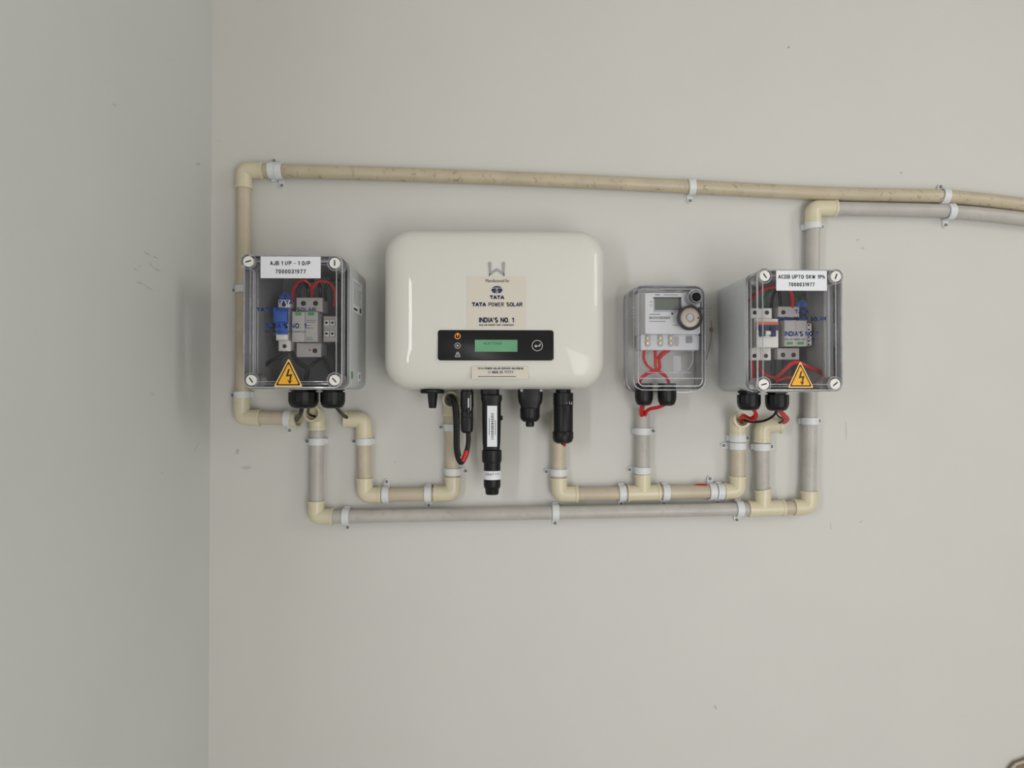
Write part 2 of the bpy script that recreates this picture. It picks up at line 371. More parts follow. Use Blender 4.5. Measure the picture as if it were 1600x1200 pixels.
# ------------------------------------------------------------------ conduit runs
OP = .0148; RP = .0108; RF = .0127; RR = .0136
def pipe(name, a, b, m, parent, mid=None):
    pts = [P(*a, OP)]+([P(*q, OP) for q in mid] if mid else [])+[P(*b, OP)]
    if mid: pts = smooth_path(pts, 5)
    bm = bmesh.new(); sweep(bm, pts, RP, 20); return mesh_obj(name, bm, m, parent)
def tube_hollow(bm, pts, ro, ri, seg=20):
    """open-ended tube with a visible bore at its last point"""
    n = len(pts); ro = ro if isinstance(ro, list) else [ro]*n
    back_ = [pts[-1]+(pts[-2]-pts[-1]).normalized()*.010]
    sweep(bm, list(pts)+[pts[-1]+(pts[-1]-pts[-2]).normalized()*1e-5, back_[0]], ro+[ri, ri], seg) if False else None
    # frames
    T0 = (pts[-1]-pts[-2]).normalized()
    P2 = list(pts); R2 = list(ro)
    sweep(bm, P2, R2, seg, cap=False)
    up = Vector((0, 1, 0)) if abs(T0.y) < .9 else Vector((1, 0, 0)); u = T0.cross(up).normalized(); v = T0.cross(u)
    e = pts[-1]; mk = lambda c, r: [tuple(c+r*(math.cos(2*PI*k/seg)*u+math.sin(2*PI*k/seg)*v)) for k in range(seg)]
    loft(bm, [mk(e, ro[-1]), mk(e, ri), mk(e-T0*.014, ri)], False, True)
def elbow(corner, ea, eb, parent, hollow=False, off3=None, name='elbow'):
    """corner, arm ends (px); off3 gives a 3D end for the second arm"""
    C = P(*corner, OP) if len(corner) == 2 else P(*corner); A = P(*ea, OP) if len(ea) == 2 else P(*ea); B = P(*eb, OP) if len(eb) == 2 else P(*eb)
    da = (A-C).normalized(); db = (B-C).normalized(); rb = .0085
    pts = [A, A-da*.004, A-da*.0041]; rad = [RR, RR, RF]
    for k in range(7):
        t = k/6; pts.append((C+da*rb)*(1-t)**2+C*2*t*(1-t)+(C+db*rb)*t*t); rad.append(RF)
    pts += [B-db*.0041, B-db*.004, B]; rad += [RF, RR, RR]
    bm = bmesh.new()
    if hollow: tube_hollow(bm, pts, rad, RP-.0006)
    else: sweep(bm, pts, rad, 22)
    return mesh_obj(name, bm, M['cream'], parent)
def tee(l, r, top, parent):
    L, R_, C = P(*l, OP), P(*r, OP), P((l[0]+r[0])/2, (l[1]+r[1])/2, OP); Tp = P(*top, OP)
    d = (R_-L).normalized(); u = (Tp-C).normalized(); bm = bmesh.new()
    sweep(bm, [L, L+d*.004, L+d*.0041, R_-d*.0041, R_-d*.004, R_], [RR, RR, RF, RF, RR, RR], 22)
    sweep(bm, [Vector((Tp.x, Tp.y, C.z+.001)), Tp-u*.0041, Tp-u*.004, Tp], [RF*.97, RF*.99, RR, RR], 22)
    return mesh_obj('tee_fitting', bm, M['cream'], parent)

r1 = thing('conduit_run', P(378, 450, 0), 'dusty beige conduit running down left side and along the very top of the wall', 'conduit')
elbow((381, 266), (381, 295), (412, 266.5), r1)
pipe('pipe', (411, 266.5), (1622, 323), M['dirty'], r1, [(640, 273), (860, 281.5), (1080, 292), (1290, 302.5), (1460, 306.5), (1500, 309), (1550, 314)])
pipe('pipe', (381.5, 294), (379, 622), M['beige'], r1)
elbow((377.5, 652), (378, 622), (407, 652.5), r1)
pipe('pipe', (406, 652.5), (456, 654.5), M['beige'], r1)
bm = bmesh.new(); a, b = P(455, 655, OP), P(466.5, 655.5, OP+.004); tube_hollow(bm, [a, a*.5+b*.5, b], [RF, RF, RF], RP-.0008); mesh_obj('coupling', bm, M['cream'], r1)

r2 = thing('conduit_run', P(868, 801, 0), 'long grey-dusted conduit crossing lowest under the inverter and rising behind right box', 'conduit')
pipe('pipe', (1305, 325.5), (1622, 344.5), M['grey'], r2, [(1380, 327), (1460, 329), (1500, 331.5), (1550, 336)])
elbow((1270.5, 325), (1270.5, 349), (1306, 325.5), r2)
pipe('pipe', (1271, 346), (1264.5, 768), M['grey'], r2)
elbow((1264.5, 792), (1264.5, 767), (1240, 792.5), r2)
pipe('pipe', (1242, 793), (1224, 793.5), M['beige'], r2)
tee((1169, 795), (1225, 793.5), (1191.5, 764), r2)
pipe('pipe', (1191.5, 765), (1191, 690), M['grey'], r2)
elbow((1191.5, 664.5, OP), (1191, 691, OP), (1222, 664, OP+.006), r2, True)
pipe('pipe', (1170, 795), (520, 807.5), M['grey'], r2)
elbow((494, 807), (494, 782.5), (521, 807.5), r2)
pipe('pipe', (494.5, 783), (496, 671), M['grey'], r2)
elbow((496, 649, OP), (496, 672, OP), (487, 646, OP+.024), r2, True)

r3 = thing('conduit_run', P(635, 772, 0), 'short beige U-shaped conduit between left box and inverter', 'conduit')
elbow((568.5, 656, OP), (569, 684, OP), (538.5, 655.5, OP), r3, True)
pipe('pipe', (569.5, 683), (570, 748), M['beige'], r3)
elbow((570, 773.5), (570, 747), (596, 773.5), r3)
pipe('pipe', (595, 773.5), (679, 772), M['beige'], r3)
elbow((708, 771), (708, 745), (678, 771.5), r3)
pipe('pipe', (708, 746), (706.5, 648), M['beige'], r3)
elbow((706.5, 627, OP), (706.5, 650, OP), (704.5, 625, OP+.017), r3, True)

r4 = thing('conduit_run', P(1003, 769, 0), 'beige conduit from inverter plug past the meter to right box, with one riser', 'conduit')
pipe('pipe', (873, 748), (873, 640), M['beige'], r4)
elbow((874, 772), (873.5, 746.5), (903, 772), r4)
pipe('pipe', (902, 772), (985, 770.5), M['beige'], r4)
tee((980, 770.5), (1031, 769.5), (1004.5, 741), r4)
pipe('pipe', (1030, 769.5), (1132, 767.5), M['beige'], r4)
bm = bmesh.new(); tube_hollow(bm, [P(1004.5, 742, OP), P(1004.5, 700, OP), P(1004.5, 642, OP)], RP, RP-.0016); mesh_obj('pipe', bm, M['grey'], r4)
elbow((1153, 767), (1153, 744), (1131, 767.5), r4)
pipe('pipe', (1153, 745), (1153, 679), M['beige'], r4)
elbow((1152.5, 655, OP), (1153, 680, OP), (1160, 655.5, OP+.022), r4, True)

# ------------------------------------------------------------------ clips
def clip_mesh(kind):
    """local frame: X along the pipe, Y across it (tab at +Y), Z out of the wall"""
    bm = bmesh.new(); hw = .0054; ri = .01145; ro = .0132; c = OP; n = 14
    A = [math.radians(-30+240*k/n) for k in range(n+1)]
    for side in (0,):
        pr = [(ri*math.cos(a), c+ri*math.sin(a)) for a in A]+[(ro*math.cos(a), c+ro*math.sin(a)) for a in reversed(A)]
        loft(bm, [[(-hw, y, z) for y, z in pr], [(hw, y, z) for y, z in pr]])
    # tab with rounded end
    t = [(-hw*.95, ro*.8), (hw*.95, ro*.8)]+[(hw*.8*math.cos(b), .0195+hw*.8*math.sin(b)) for b in [PI*k/8 for k in range(9)]]
    loft(bm, [[(x, y, .0004) for x, y in t], [(x, y, .0034) for x, y in t]])
    box(bm, -hw*.8, hw*.8, -.0148, -.0108, .0004, .0085)
    return bm
def clip_screw_mesh(rad):
    bm = bmesh.new(); n = 12
    rings = []
    for r, z in ((rad, .0034), (rad, .0048), (rad*.75, .0056), (rad*.35, .0052), (rad*.2, .0048)):
        rings.append([(r*math.cos(2*PI*k/n), .0195+r*math.sin(2*PI*k/n), z) for k in range(n)])
    loft(bm, rings)
    return bm
def first(name, bm, m):
    o = mesh_obj(name, bm, m); me = o.data; bpy.data.objects.remove(o); return me
strap_me = first('strap', clip_mesh(0), M['clip']); screw_me = first('screw', clip_screw_mesh(.0026), M['screw'])
screw_hi = first('screw', clip_screw_mesh(.0024), M['rail'])
GRP = 'white conduit clips screwed to the wall'
proto = None
def clip(px, py, angle, label, bright=False):
    """angle: image direction of the tab, degrees (0 right, 90 up)"""
    global proto
    if proto is None:
        e = thing('conduit_clip', (0, 0, 0), label, 'pipe clip', GRP); proto = e
        for nm, me in (('strap', strap_me), ('screw', screw_me)):
            o = bpy.data.objects.new(nm, me); COL.objects.link(o); o.parent = e
    else:
        e = proto.copy(); COL.objects.link(e); e['label'] = label
        for ch in list(proto.children):
            c = ch.copy(); COL.objects.link(c); c.parent = e
            if c.name.startswith('screw'): c.data = screw_hi if bright else screw_me
    q = P(px, py, OP); a = math.radians(angle)
    yv = Vector((math.cos(a), 0, math.sin(a))); zv = Vector((0, -1, 0)); xv = yv.cross(zv)
    R_ = Matrix((xv, yv, zv)).transposed().to_4x4()
    e.matrix_basis = Matrix.Translation((q.x, 0, q.z)) @ R_
    return e
CL = [
 (425.5, 266.5, 92, 'left of two touching clips beside the upper left elbow, screw above'),
 (436.5, 267.5, -88, 'right of two touching clips beside the upper left elbow, screw below'),
 (1080, 292, -86, 'white clip on topmost pipe above the meter, screw below the pipe'),
 (1475, 307, 84, 'white clip on the upper of two parallel pipes at top right'),
 (1484, 330.5, -88, 'white clip on the lower of two parallel pipes at top right'),
 (1270.5, 353, 3, 'white clip just under the elbow above the right box'),
 (380.5, 452, 180, 'white clip on left riser beside the top of the left box'),
 (378.5, 617, 182, 'white clip on left riser near the bottom corner of left box'),
 (450, 654, -92, 'white clip on short stub pipe ending below left box'),
 (495.5, 690, 180, 'white clip on grey pipe dropping from left box, screw at left'),
 (569.5, 690, 180, 'white clip below the elbow right of the left box glands'),
 (603, 773, 92, 'white clip on U-shaped conduit bottom, left one with pale screw above'),
 (669, 772, -90, 'white clip on U-shaped conduit bottom, screw hanging below'),
 (707, 668, 180, 'white clip behind the looped black cable, screw at left'),
 (708, 737, 0, 'white clip right above elbow under the looped cable, screw right'),
 (541, 807, -90, 'white clip at left end of the lowest grey pipe'),
 (868, 800.5, -89, 'white clip midway on the lowest grey pipe'),
 (873, 738, 180, 'white clip on pipe below the rightmost inverter plug'),
 (972, 770.5, -89, 'white clip left of the tee below the meter'),
 (1040, 769.3, -91, 'white clip right of the tee below the meter'),
 (1004.5, 674, 0, 'upper white clip on the grey riser under the meter'),
 (1004.5, 735, 180, 'lower white clip on the grey riser just above the tee'),
 (1113, 768, 91, 'left clip of the touching pair beside red wire, screw above'),
 (1125, 768, -92, 'right clip of the touching pair by the elbow, screw below'),
 (1155, 795.3, -90, 'white clip at right end of lowest grey pipe, before the tee'),
 (1153, 685, 0, 'upper of two stacked clips under right box, screw at right'),
 (1153, 697, 180, 'lower of two stacked clips under right box, pale screw left'),
 (1191, 698.5, 0, 'white clip on the short grey riser under the right box'),
 (1266, 658, 0, 'white clip on rightmost riser below right box, screw right'),
]
for c in CL: clip(*c, bright=('pale' in c[3]))
# loose second tab on the first clip
# ------------------------------------------------------------------ stickers
def warning(cx, x0, x1, y0, y1, off, parent):
    a = P(x0, y1, off); b = P(x1, y1, off); c = P(cx, y0, off)
    def tri(k, o):
        g = Vector(((a.x+b.x+c.x)/3, 0, (a.z+b.z+c.z)/3)); V = [(a.x, a.z), (b.x, b.z), (c.x, c.z)]
        V = [(g.x+(x-g.x)*k, g.z+(z-g.z)*k) for x, z in V]; out = []
        for i in range(3):
            p, q, r = V[i-1], V[i], V[(i+1) % 3]
            for t in (.07,): out.append((q[0]+(p[0]-q[0])*t, q[1]+(p[1]-q[1])*t)); out.append((q[0]*.97+(p[0]+r[0])*.015, q[1]*.97+(p[1]+r[1])*.015)); out.append((q[0]+(r[0]-q[0])*t, q[1]+(r[1]-q[1])*t))
        return out
    bm = bmesh.new(); slab(bm, tri(1, 0), off-.0006, off); st = mesh_obj('warning_sticker', bm, M['yellow_rim'], parent, smooth=False)
    st['label'] = 'yellow triangular high voltage warning sticker'
    bm = bmesh.new(); slab(bm, tri(.86, 0), off, off+.0001); mesh_obj('border', bm, M['ink'], st, smooth=False)
    bm = bmesh.new(); slab(bm, tri(.72, 0), off+.0001, off+.0002); mesh_obj('field', bm, M['yellow'], st, smooth=False)
    w_ = x1-x0; h = y1-y0; X = lambda u, v: (lambda q: (q.x, q.z))(P(x0+u*w_, y0+v*h, off+.0003))
    bm = bmesh.new()
    for pl in ([(.50, .38), (.42, .65), (.56, .62), (.54, .78), (.59, .78), (.64, .55), (.50, .58), (.56, .38)], [(.47, .75), (.55, .90), (.64, .77), (.56, .79)]):
        slab(bm, [X(*q) for q in pl], off+.0002, off+.0003)
    mesh_obj('lightning_bolt', bm, M['ink'], st, smooth=False)
def emblem(cx, cy, w_, h_, off, m, parent):
    """oval mark with a pale T-shaped fork, drawn as blue segments"""
    c = P(cx, cy, off); a = w_/2*S(off); b = h_/2*S(off); bm = bmesh.new()
    def add(pl): slab(bm, [(c.x+u*a, c.z+v*b) for u, v in pl], off-.0001, off)
    E = lambda t: (math.cos(math.radians(t)), math.sin(math.radians(t)))
    add([E(t) for t in range(28, 153, 8)]+[(-.5, .52), (0, .60), (.5, .52)])
    add([(.18, .42), (.55, .36)]+[E(t) for t in range(18, -76, -10)]+[(.16, -.2)])
    add([(-x, z) for x, z in reversed([(.18, .42), (.55, .36)]+[E(t) for t in range(18, -76, -10)]+[(.16, -.2)])])
    add([(-.06, .38), (.06, .38), (.06, -1.0), (-.06, -1.0)])
    return mesh_obj('emblem', bm, m, parent, smooth=False)
def brandmark(x0, x1, yo, wo, ho, yt, ys, yi, yu, off, m, parent, xo=None, xi=None):
    emblem(xo, yo, wo, ho, off, m, parent)
    letters('TATA', xo-11.5, xo+11.5, yt, yt+6.2, off, m, parent, .27, gap=.2)
    k = (x1-x0)
    letters('TATA', x0, x0+k*.285, ys, ys+6.4, off, m, parent, .27, gap=.2)
    letters('POWER', x0+k*.33, x0+k*.635, ys, ys+6.4, off, m, parent, .15, gap=.28)
    letters('SOLAR', x0+k*.68, x1, ys, ys+6.4, off, m, parent, .19, gap=.28)
    letters("INDIA'S NO. 1", xi[0], xi[1], yi, yi+8.0, off, m, parent, .2)
    letters('SOLAR ROOFTOP COMPANY', xi[0], xi[1], yu, yu+2.7, off, m, parent, .2)

# ------------------------------------------------------------------ junction boxes
def gland(parent, cx, y0, y1, hw, off, name='cable_gland'):
    g = vloft(name, cx, off, [(hw*.98, y0-1), (hw*.98, y0+2.5), (hw*.84, y0+2.6), (hw*.84, y0+7)], M['black'], parent, n=6)
    bm = bmesh.new(); rings = []; s = S(off); c = P(cx, 600, off); n = 32; H = y1-y0-5
    for k, (r, t) in enumerate(((.9, 0), (1, .02), (1, .55), (.93, .75), (.78, .93), (.5, 1.0), (.3, 1.0))):
        z = P(cx, y0+5+H*t, off).z
        rings.append([(c.x+hw*s*r*(1-(.035 if i % 4 == 0 else 0))*math.cos(2*PI*i/n), -off+hw*s*r*(1-(.035 if i % 4 == 0 else 0))*math.sin(2*PI*i/n), z) for i in range(n)])
    loft(bm, rings); mesh_obj('dome_nut', bm, M['black'], g, angle=12)
    return g
def enclosure(name, label, cat, x0, x1, y0, y1, off, lid, screws, angs):
    a = P(x0, y1, off); b = P(x1, y0, off); X0, X1, Z0, Z1 = a.x, b.x, a.z, b.z
    e = thing(name, ((X0+X1)/2, 0, Z0), label, cat)
    r = .012; ob = off-lid
    bm = bmesh.new(); t = .003
    O = lambda o, k=0, rr=None: ring3(rrect(X0+k, X1-k, Z0+k, Z1-k, rr or max(r-k, .004), 5), o)
    loft(bm, [O(.0015, .002), O(.004), O(ob-.006), O(ob-.005, -.0012), O(ob, -.0012), O(ob, t)], True, False)
    mesh_obj('body', bm, M['box'], e)
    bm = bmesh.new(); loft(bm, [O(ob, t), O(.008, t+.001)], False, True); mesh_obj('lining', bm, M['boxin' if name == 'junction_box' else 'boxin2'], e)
    # clear lid: skirt, front pane and thick moulded edges
    bm = bmesh.new()
    fi = .0065
    loft(bm, [O(ob+.0005, -.0005), O(off-.004), O(off-.0012, .0015), O(off, .004)], False, True)
    lid_o = mesh_obj('lid', bm, M['clear'], e); lid_o['label'] = 'clear transparent lid'
    bm = bmesh.new()
    def band(o0, k0, o1, k1, th):
        loft(bm, [O(o0, k0), O(o1, k0), O(o1, k1), O(o0, k1), O(o0, k0)], False, False)
    band(off-.0035, .0004, off-.0008, .0022, 0)        # front outer edge
    band(off-.004, .0088, off-.0015, .0098, 0)         # inner step line
    band(ob+.0006, -.0004, ob+.0045, .0022, 0)         # base flange
    band(ob+.0006, .0060, ob+.0050, .0072, 0)
    mesh_obj('lid_rim', bm, M['clearedge'], lid_o)
    for (sx, sy), ang in zip(screws, angs):
        c = P(sx, sy, off); s = S(off); R0 = 8.6*s
        bm = bmesh.new(); A = circ((c.x, c.z), R0*1.42, 24); B = circ((c.x, c.z), R0*1.24, 24)
        loft(bm, [ring3(A, off-.03), ring3(A, off-.001), ring3(B, off-.001), ring3(B, off-.03)], False, False)
        mesh_obj('screw_well', bm, M['clearedge'], lid_o)
        bm = bmesh.new(); loft(bm, [ring3(circ((c.x, c.z), R0*.7, 24), ob-.004), ring3(circ((c.x, c.z), R0*.7, 24), off-.010), ring3(circ((c.x, c.z), R0*.97, 24), off-.009), ring3(circ((c.x, c.z), R0, 24), off-.0005), ring3(circ((c.x, c.z), R0*.93, 24), off+.0005)])
        sc = mesh_obj('lid_screw', bm, M['device'], e); sc['label'] = 'white slotted lid screw'
        ca, sa = math.cos(math.radians(ang)), math.sin(math.radians(ang)); L, W_ = R0*.52, R0*.11
        pl = [(c.x+u*L*ca-v*W_*sa, c.z+u*L*sa+v*W_*ca) for u, v in ((1, -1), (1, 1), (-1, 1), (-1, -1))]
        bm = bmesh.new(); slab(bm, pl, off-.001, off+.0008); mesh_obj('slot', bm, M['slotm'], sc)
    return e, (X0, X1, Z0, Z1)
OF = .175; LID = .044
lb, LBX = enclosure('junction_box', 'grey left box with clear lid and white AJB label, blue fuse inside', 'junction box', 379, 536, 398, 607, OF, LID,
    [(388, 408.5), (523, 411), (392.5, 594), (522.5, 594)], [15, 90, -55, -48])
rb, RBX = enclosure('distribution_box', 'grey right box with clear lid and white ACDB label, orange and blue breaker inside', 'electrical box', 1183, 1317, 421, 611, OF, LID,
    [(1195, 431), (1306, 432), (1193.5, 600.5), (1305, 600)], [-55, 70, 15, 40])
for bx, x0, x1, y0, y1, lines in ((lb, 407, 501, 401, 434.5, [('AJB 1 I/P - 1 O/P', 422, 485, 408, 414.5), ('7000031977', 430, 478, 421, 427.5)]),
                                  (rb, 1213, 1292, 423, 454, [('ACDB UPTO 5KW 1Ph', 1216, 1289, 429.5, 435.5), ('7000031977', 1232, 1273, 441.5, 447.5)])):
    st = pslab('name_label', x0, x1, y0, y1, OF, OF+.0005, M['paper'], bx)
    for t_, a, b, c, d in lines: letters(t_, a, b, c, d, OF+.0008, M['ink'], st, .175, gap=.42)
warning(451, 427.5, 473, 559.5, 604.5, OF+.0012, lb)
warning(1250.5, 1231, 1271.5, 564, 606, OF+.0012, rb)
lidL = [c for c in lb.children if c.name.startswith('lid') and c.type == 'MESH' and not c.name.startswith('lid_')][0]
lidR = [c for c in rb.children if c.name.startswith('lid') and c.type == 'MESH' and not c.name.startswith('lid_')][0]
brandmark(400, 493.5, 463.5, 19, 11.5, 469.5, 480.5, 505, 517, OF+.0004, M['blueink'], lidL, xo=446, xi=(414, 479))
brandmark(1214, 1291, 475, 17, 10.5, 484, 495, 517.5, 529, OF+.0004, M['blueink'], lidR, xo=1253, xi=(1226, 1279))
for g in ((474.5, 607.5, 638, 23), (520, 607.5, 638, 19)): gland(lb, *g, .095)
for g in ((1170, 611.5, 641, 18), (1214, 611.5, 642, 18)): gland(rb, *g, .095)
# printed sticker on the side of the left box
X1 = LBX[1]+.0003
def side_rect(name, x, ya, yb, za, zb, m, parent):
    bm = bmesh.new(); box(bm, x, x+.0004, -ya, -yb, za, zb); return mesh_obj(name, bm, m, parent, smooth=False)
def side_zo(px, py):
    d = RC @ Vector((px-800, 600-py, -F)); t = LBX[1]/d.x
    return (D-d.y*t, CZ+d.z*t)
ss = side_rect('side_sticker', X1, .112, .038, side_zo(556, 489)[1], side_zo(556, 438)[1], M['clip'], lb); ss['label'] = 'pale printed sticker on side of box'
z1, z0 = side_zo(556, 438)[1], side_zo(556, 489)[1]
for k in range(11):
    z = z1-.004-k*(z1-z0-.014)/11; side_rect('print_line', X1+.0004, .107, random.uniform(.045, .07), z-.0006, z, M['metink'], ss)
side_rect('print_line', X1+.0004, .104, .078, z0+.003, z0+.006, M['ink'], ss); side_rect('print_line', X1+.0004, .058, .048, z0+.003, z0+.010, M['ink'], ss)
za = side_zo(553, 592)[1]; side_rect('green_mark', X1, .118, .108, za, za+.010, M['greenwin'], lb)
s2 = side_rect('square_sticker', X1, .072, .050, za-.003, za+.011, M['paper'], lb); side_rect('print_mark', X1+.0004, .064, .057, za+.001, za+.007, M['metink'], s2)

# ------------------------------------------------------------------ devices inside the boxes
def rail(name, x0, x1, y, off, label, grp=None):
    a, b = P(x0, y+14, off), P(x1, y-14, off); bm = bmesh.new()
    h = b.z-a.z
    for z0_, z1_, o0, o1 in ((a.z, a.z+h*.15, off-.001, off), (b.z-h*.15, b.z, off-.001, off), (a.z+h*.14, b.z-h*.14, off-.007, off-.006), (a.z+h*.13, a.z+h*.16, off-.007, off), (b.z-h*.16, b.z-h*.13, off-.007, off)):
        box(bm, a.x, b.x, -o1, -o0, z0_, z1_)
    return tag(mesh_obj(name, bm, M['rail'], smooth=False), label, 'mounting rail')
rail('din_rail', 402, 528, 510, .058, 'steel rail behind the devices in the left box')
rail('din_rail', 1176, 1290, 520, .058, 'steel rail behind the devices in the right box')
OD = .105; OT = .092
# blue fuse holder
d = thing('fuse_holder', P(442, 549, .08), 'narrow white fuse holder with blue lever in left box', 'fuse')
pslab('terminal', 434.5, 453, 468, 481, .058, OT, M['device'], d, 1, .0008); pdisc('screw_hole', 443.5, 476, 3.2, OT, OT+.0003, M['hole'], d)
pslab('terminal', 435, 454, 532, 548.5, .058, OT, M['device'], d, 1, .0008); pdisc('screw_hole', 444.5, 541, 3.2, OT, OT+.0003, M['hole'], d)
pslab('body', 431, 449.5, 481, 532, .058, OD-.006, M['device'], d, 1, .0008)
lv = pslab('lever', 426.5, 447.5, 480.5, 503, OD-.006, OD+.004, M['blue'], d, 1.5, .001); lv['label'] = 'blue hinged lever'
pslab('window', 432, 447.5, 503, 522, OD-.006, OD+.001, M['blue'], d, 1, .0008)
pslab('foot_block', 431, 449, 522.5, 531, OD-.006, OD, M['device'], d, 1, .0008)
# surge arrester left
d = thing('surge_arrester', P(482, 557, .08), 'grey two-pole surge arrester with pale green windows in left box', 'surge arrester')
b_ = pslab('terminal', 463, 504, 465, 487, .058, OT, M['devgrey'], d, 1, .0008)
for x in (474, 493): pdisc('screw_hole', x, 474, 4, OT, OT+.0003, M['hole'], d)
pslab('module', 456, 476, 487, 534, .060, OD, M['devgrey'], d, 1, .0008); pslab('module', 476.3, 496.5, 487, 534, .060, OD, M['devgrey'], d, 1, .0008)
for x in (461, 481): pslab('status_window', x, x+10, 488, 493, OD, OD+.0003, M['greenwin'], d)
for i, (y, x1_) in enumerate(((500, 494), (503, 492), (508, 486), (512, 490), (527, 488), (530, 490))): pslab('print_line', 478, x1_, y, y+1, OD, OD+.0003, M['metink'], d)
pslab('terminal', 463, 502, 536, 558, .058, OT, M['devgrey'], d, 1, .0008); pdisc('screw_hole', 492, 548, 3.8, OT, OT+.0003, M['hole'], d)
bm = bmesh.new(); slab(bm, prect(482, 486.5, 546.4, 547.6, OT+.0003), OT, OT+.0003); slab(bm, prect(483.7, 484.8, 544.6, 549.4, OT+.0004), OT, OT+.0004); mesh_obj('plus_mark', bm, M['red'], d, smooth=False)
# terminal block left
d = thing('terminal_block', P(516, 534, .08), 'small four-cell grey terminal block at right inside left box', 'terminal block')
pslab('body', 505, 526, 494, 534, .058, OT-.006, M['devgrey'], d, 1, .0008)
for x in (510, 519.2):
    for y in (504.2, 521.2):
        c_ = pslab('cell', x-3.6, x+3.6, y-4.2, y+4.2, OT-.006, OT, M['device'], d, .8, .0005); pdisc('cell_screw', x, y, 2.2, OT, OT+.0003, M['hole'], c_, 12)
# breaker right
d = thing('circuit_breaker', P(1195, 563, .08), 'white two-pole circuit breaker with orange stripe and dark blue toggles in right box', 'circuit breaker')
for (xa, xb, ya, yb, hy) in ((1172.5, 1206, 481.5, 498, 488.5), (1172, 1204.5, 544, 563, 556)):
    m_ = (xa+xb)/2
    pslab('terminal', xa, m_-.2, ya, yb, .058, OT, M['device'], d, 1, .0006); pslab('terminal', m_+.2, xb, ya, yb, .058, OT, M['device'], d, 1, .0006)
    for x in (xa+7, xb-7.6): pdisc('screw_hole', x, hy, 3.4, OT, OT+.0003, M['hole'], d)
pslab('body', 1179, 1216, 498, 543.5, .058, OD-.006, M['device'], d, 1.5, .001)
pslab('face', 1182, 1216.5, 515, 543, OD-.006, OD, M['device'], d, 1.5, .001)
pslab('stripe', 1184, 1216.5, 503, 507.3, OD-.006, OD+.0015, M['orange'], d, .5)
pslab('collar', 1184, 1217, 507.3, 516, OD-.006, OD+.001, M['darkblue'], d, .5)
for x in (1189, 1206): t_ = pslab('toggle', x, x+7, 510, 525.5, OD, OD+.008, M['darkblue'], d, 1, .001)
pslab('toggle_bar', 1196.5, 1205.5, 517, 523, OD, OD+.006, M['device'], d, 1, .001)
# surge arrester right
d = thing('surge_arrester', P(1238, 562, .08), 'grey surge arrester with two bright green windows in right box', 'surge arrester')
pslab('terminal', 1216, 1249, 479, 496, .058, OT, M['devgrey'], d, 1, .0006); pdisc('screw_hole', 1224, 488, 3.6, OT, OT+.0003, M['hole'], d)
pslab('terminal', 1215, 1249, 544, 562, .058, OT, M['devgrey'], d, 1, .0006)
for x in (1223.5, 1240): pdisc('screw_hole', x, 554.5, 3.7, OT, OT+.0003, M['hole'], d)
pslab('module', 1226, 1243.3, 500, 541, .060, OD, M['devgrey'], d, 1, .0008); pslab('module', 1243.6, 1261, 500, 541, .060, OD, M['devgrey'], d, 1, .0008)
for x in (1229, 1246): pslab('status_window', x, x+10, 534, 538.6, OD, OD+.0003, M['greenwin'], d)
sd = pslab('contact_strip', 1261.5, 1268.5, 505, 540, .060, OD-.004, M['device'], d, 2, .001)
for y in (508, 515, 521, 527, 533, 538): pdisc('contact', 1264, y, 1.5, OD-.004, OD-.0036, M['hole'], sd, 10)

# wires inside the left box
G = 'wires inside the left box'; ow = .085
wire('wire', [(457, 472, .075), (458, 455, .09), (464, 443, .1), (475, 438, .105), (484, 444, .1), (487, 452, .095), (487, 463, .085)], .0021, M['red'], 'red wire curving left over the surge arrester in left box', group=G)
wire('wire', [(487, 463, .085), (489, 450, .1), (498, 440, .105), (510, 440, .105), (519, 446, .1), (524, 460, .095), (522, 478, .085)], .0021, M['red'], 'red wire arching right above the terminal block in left box', group=G)
for k, (pts, lb_) in enumerate((
    ([(467, 464, .085), (466, 452, .09), (475, 441, .09), (490, 438, .08)], 'short black wire at left of upper arrester terminals in left box'),
    ([(482, 464, .085), (481, 452, .09), (478, 444, .085)], 'short black wire between the arrester terminals in left box'),
    ([(501, 464, .085), (500, 450, .092), (497, 441, .085)], 'black wire above right arrester terminal in left box'),
    ([(509, 470, .08), (509, 450, .09), (518, 438, .09), (530, 438, .08)], 'black wire bending to the upper right corner in left box'),
    ([(449, 552, .085), (440, 556, .09), (422, 565, .09), (408, 578, .08)], 'black wire sagging from the fuse to lower left in left box'),
    ([(454, 550, .085), (466, 566, .095), (480, 577, .095), (478, 592, .09), (474, 606, .09)], 'thick black wire from the fuse down to the larger gland'),
    ([(502, 558, .085), (488, 570, .095), (480, 580, .095), (477, 606, .09)], 'black wire from the arrester down to the larger gland'),
    ([(505, 558, .085), (512, 572, .09), (518, 588, .09), (520, 606, .09)], 'black wire from the arrester down to the smaller gland'),
    ([(521, 535, .08), (523, 560, .085), (522, 585, .09), (521, 606, .09)], 'black wire from terminal block down right side of left box'))):
    wire('wire', pts, .0027 if k != 5 else .0036, M['blackc'], lb_, group=G)
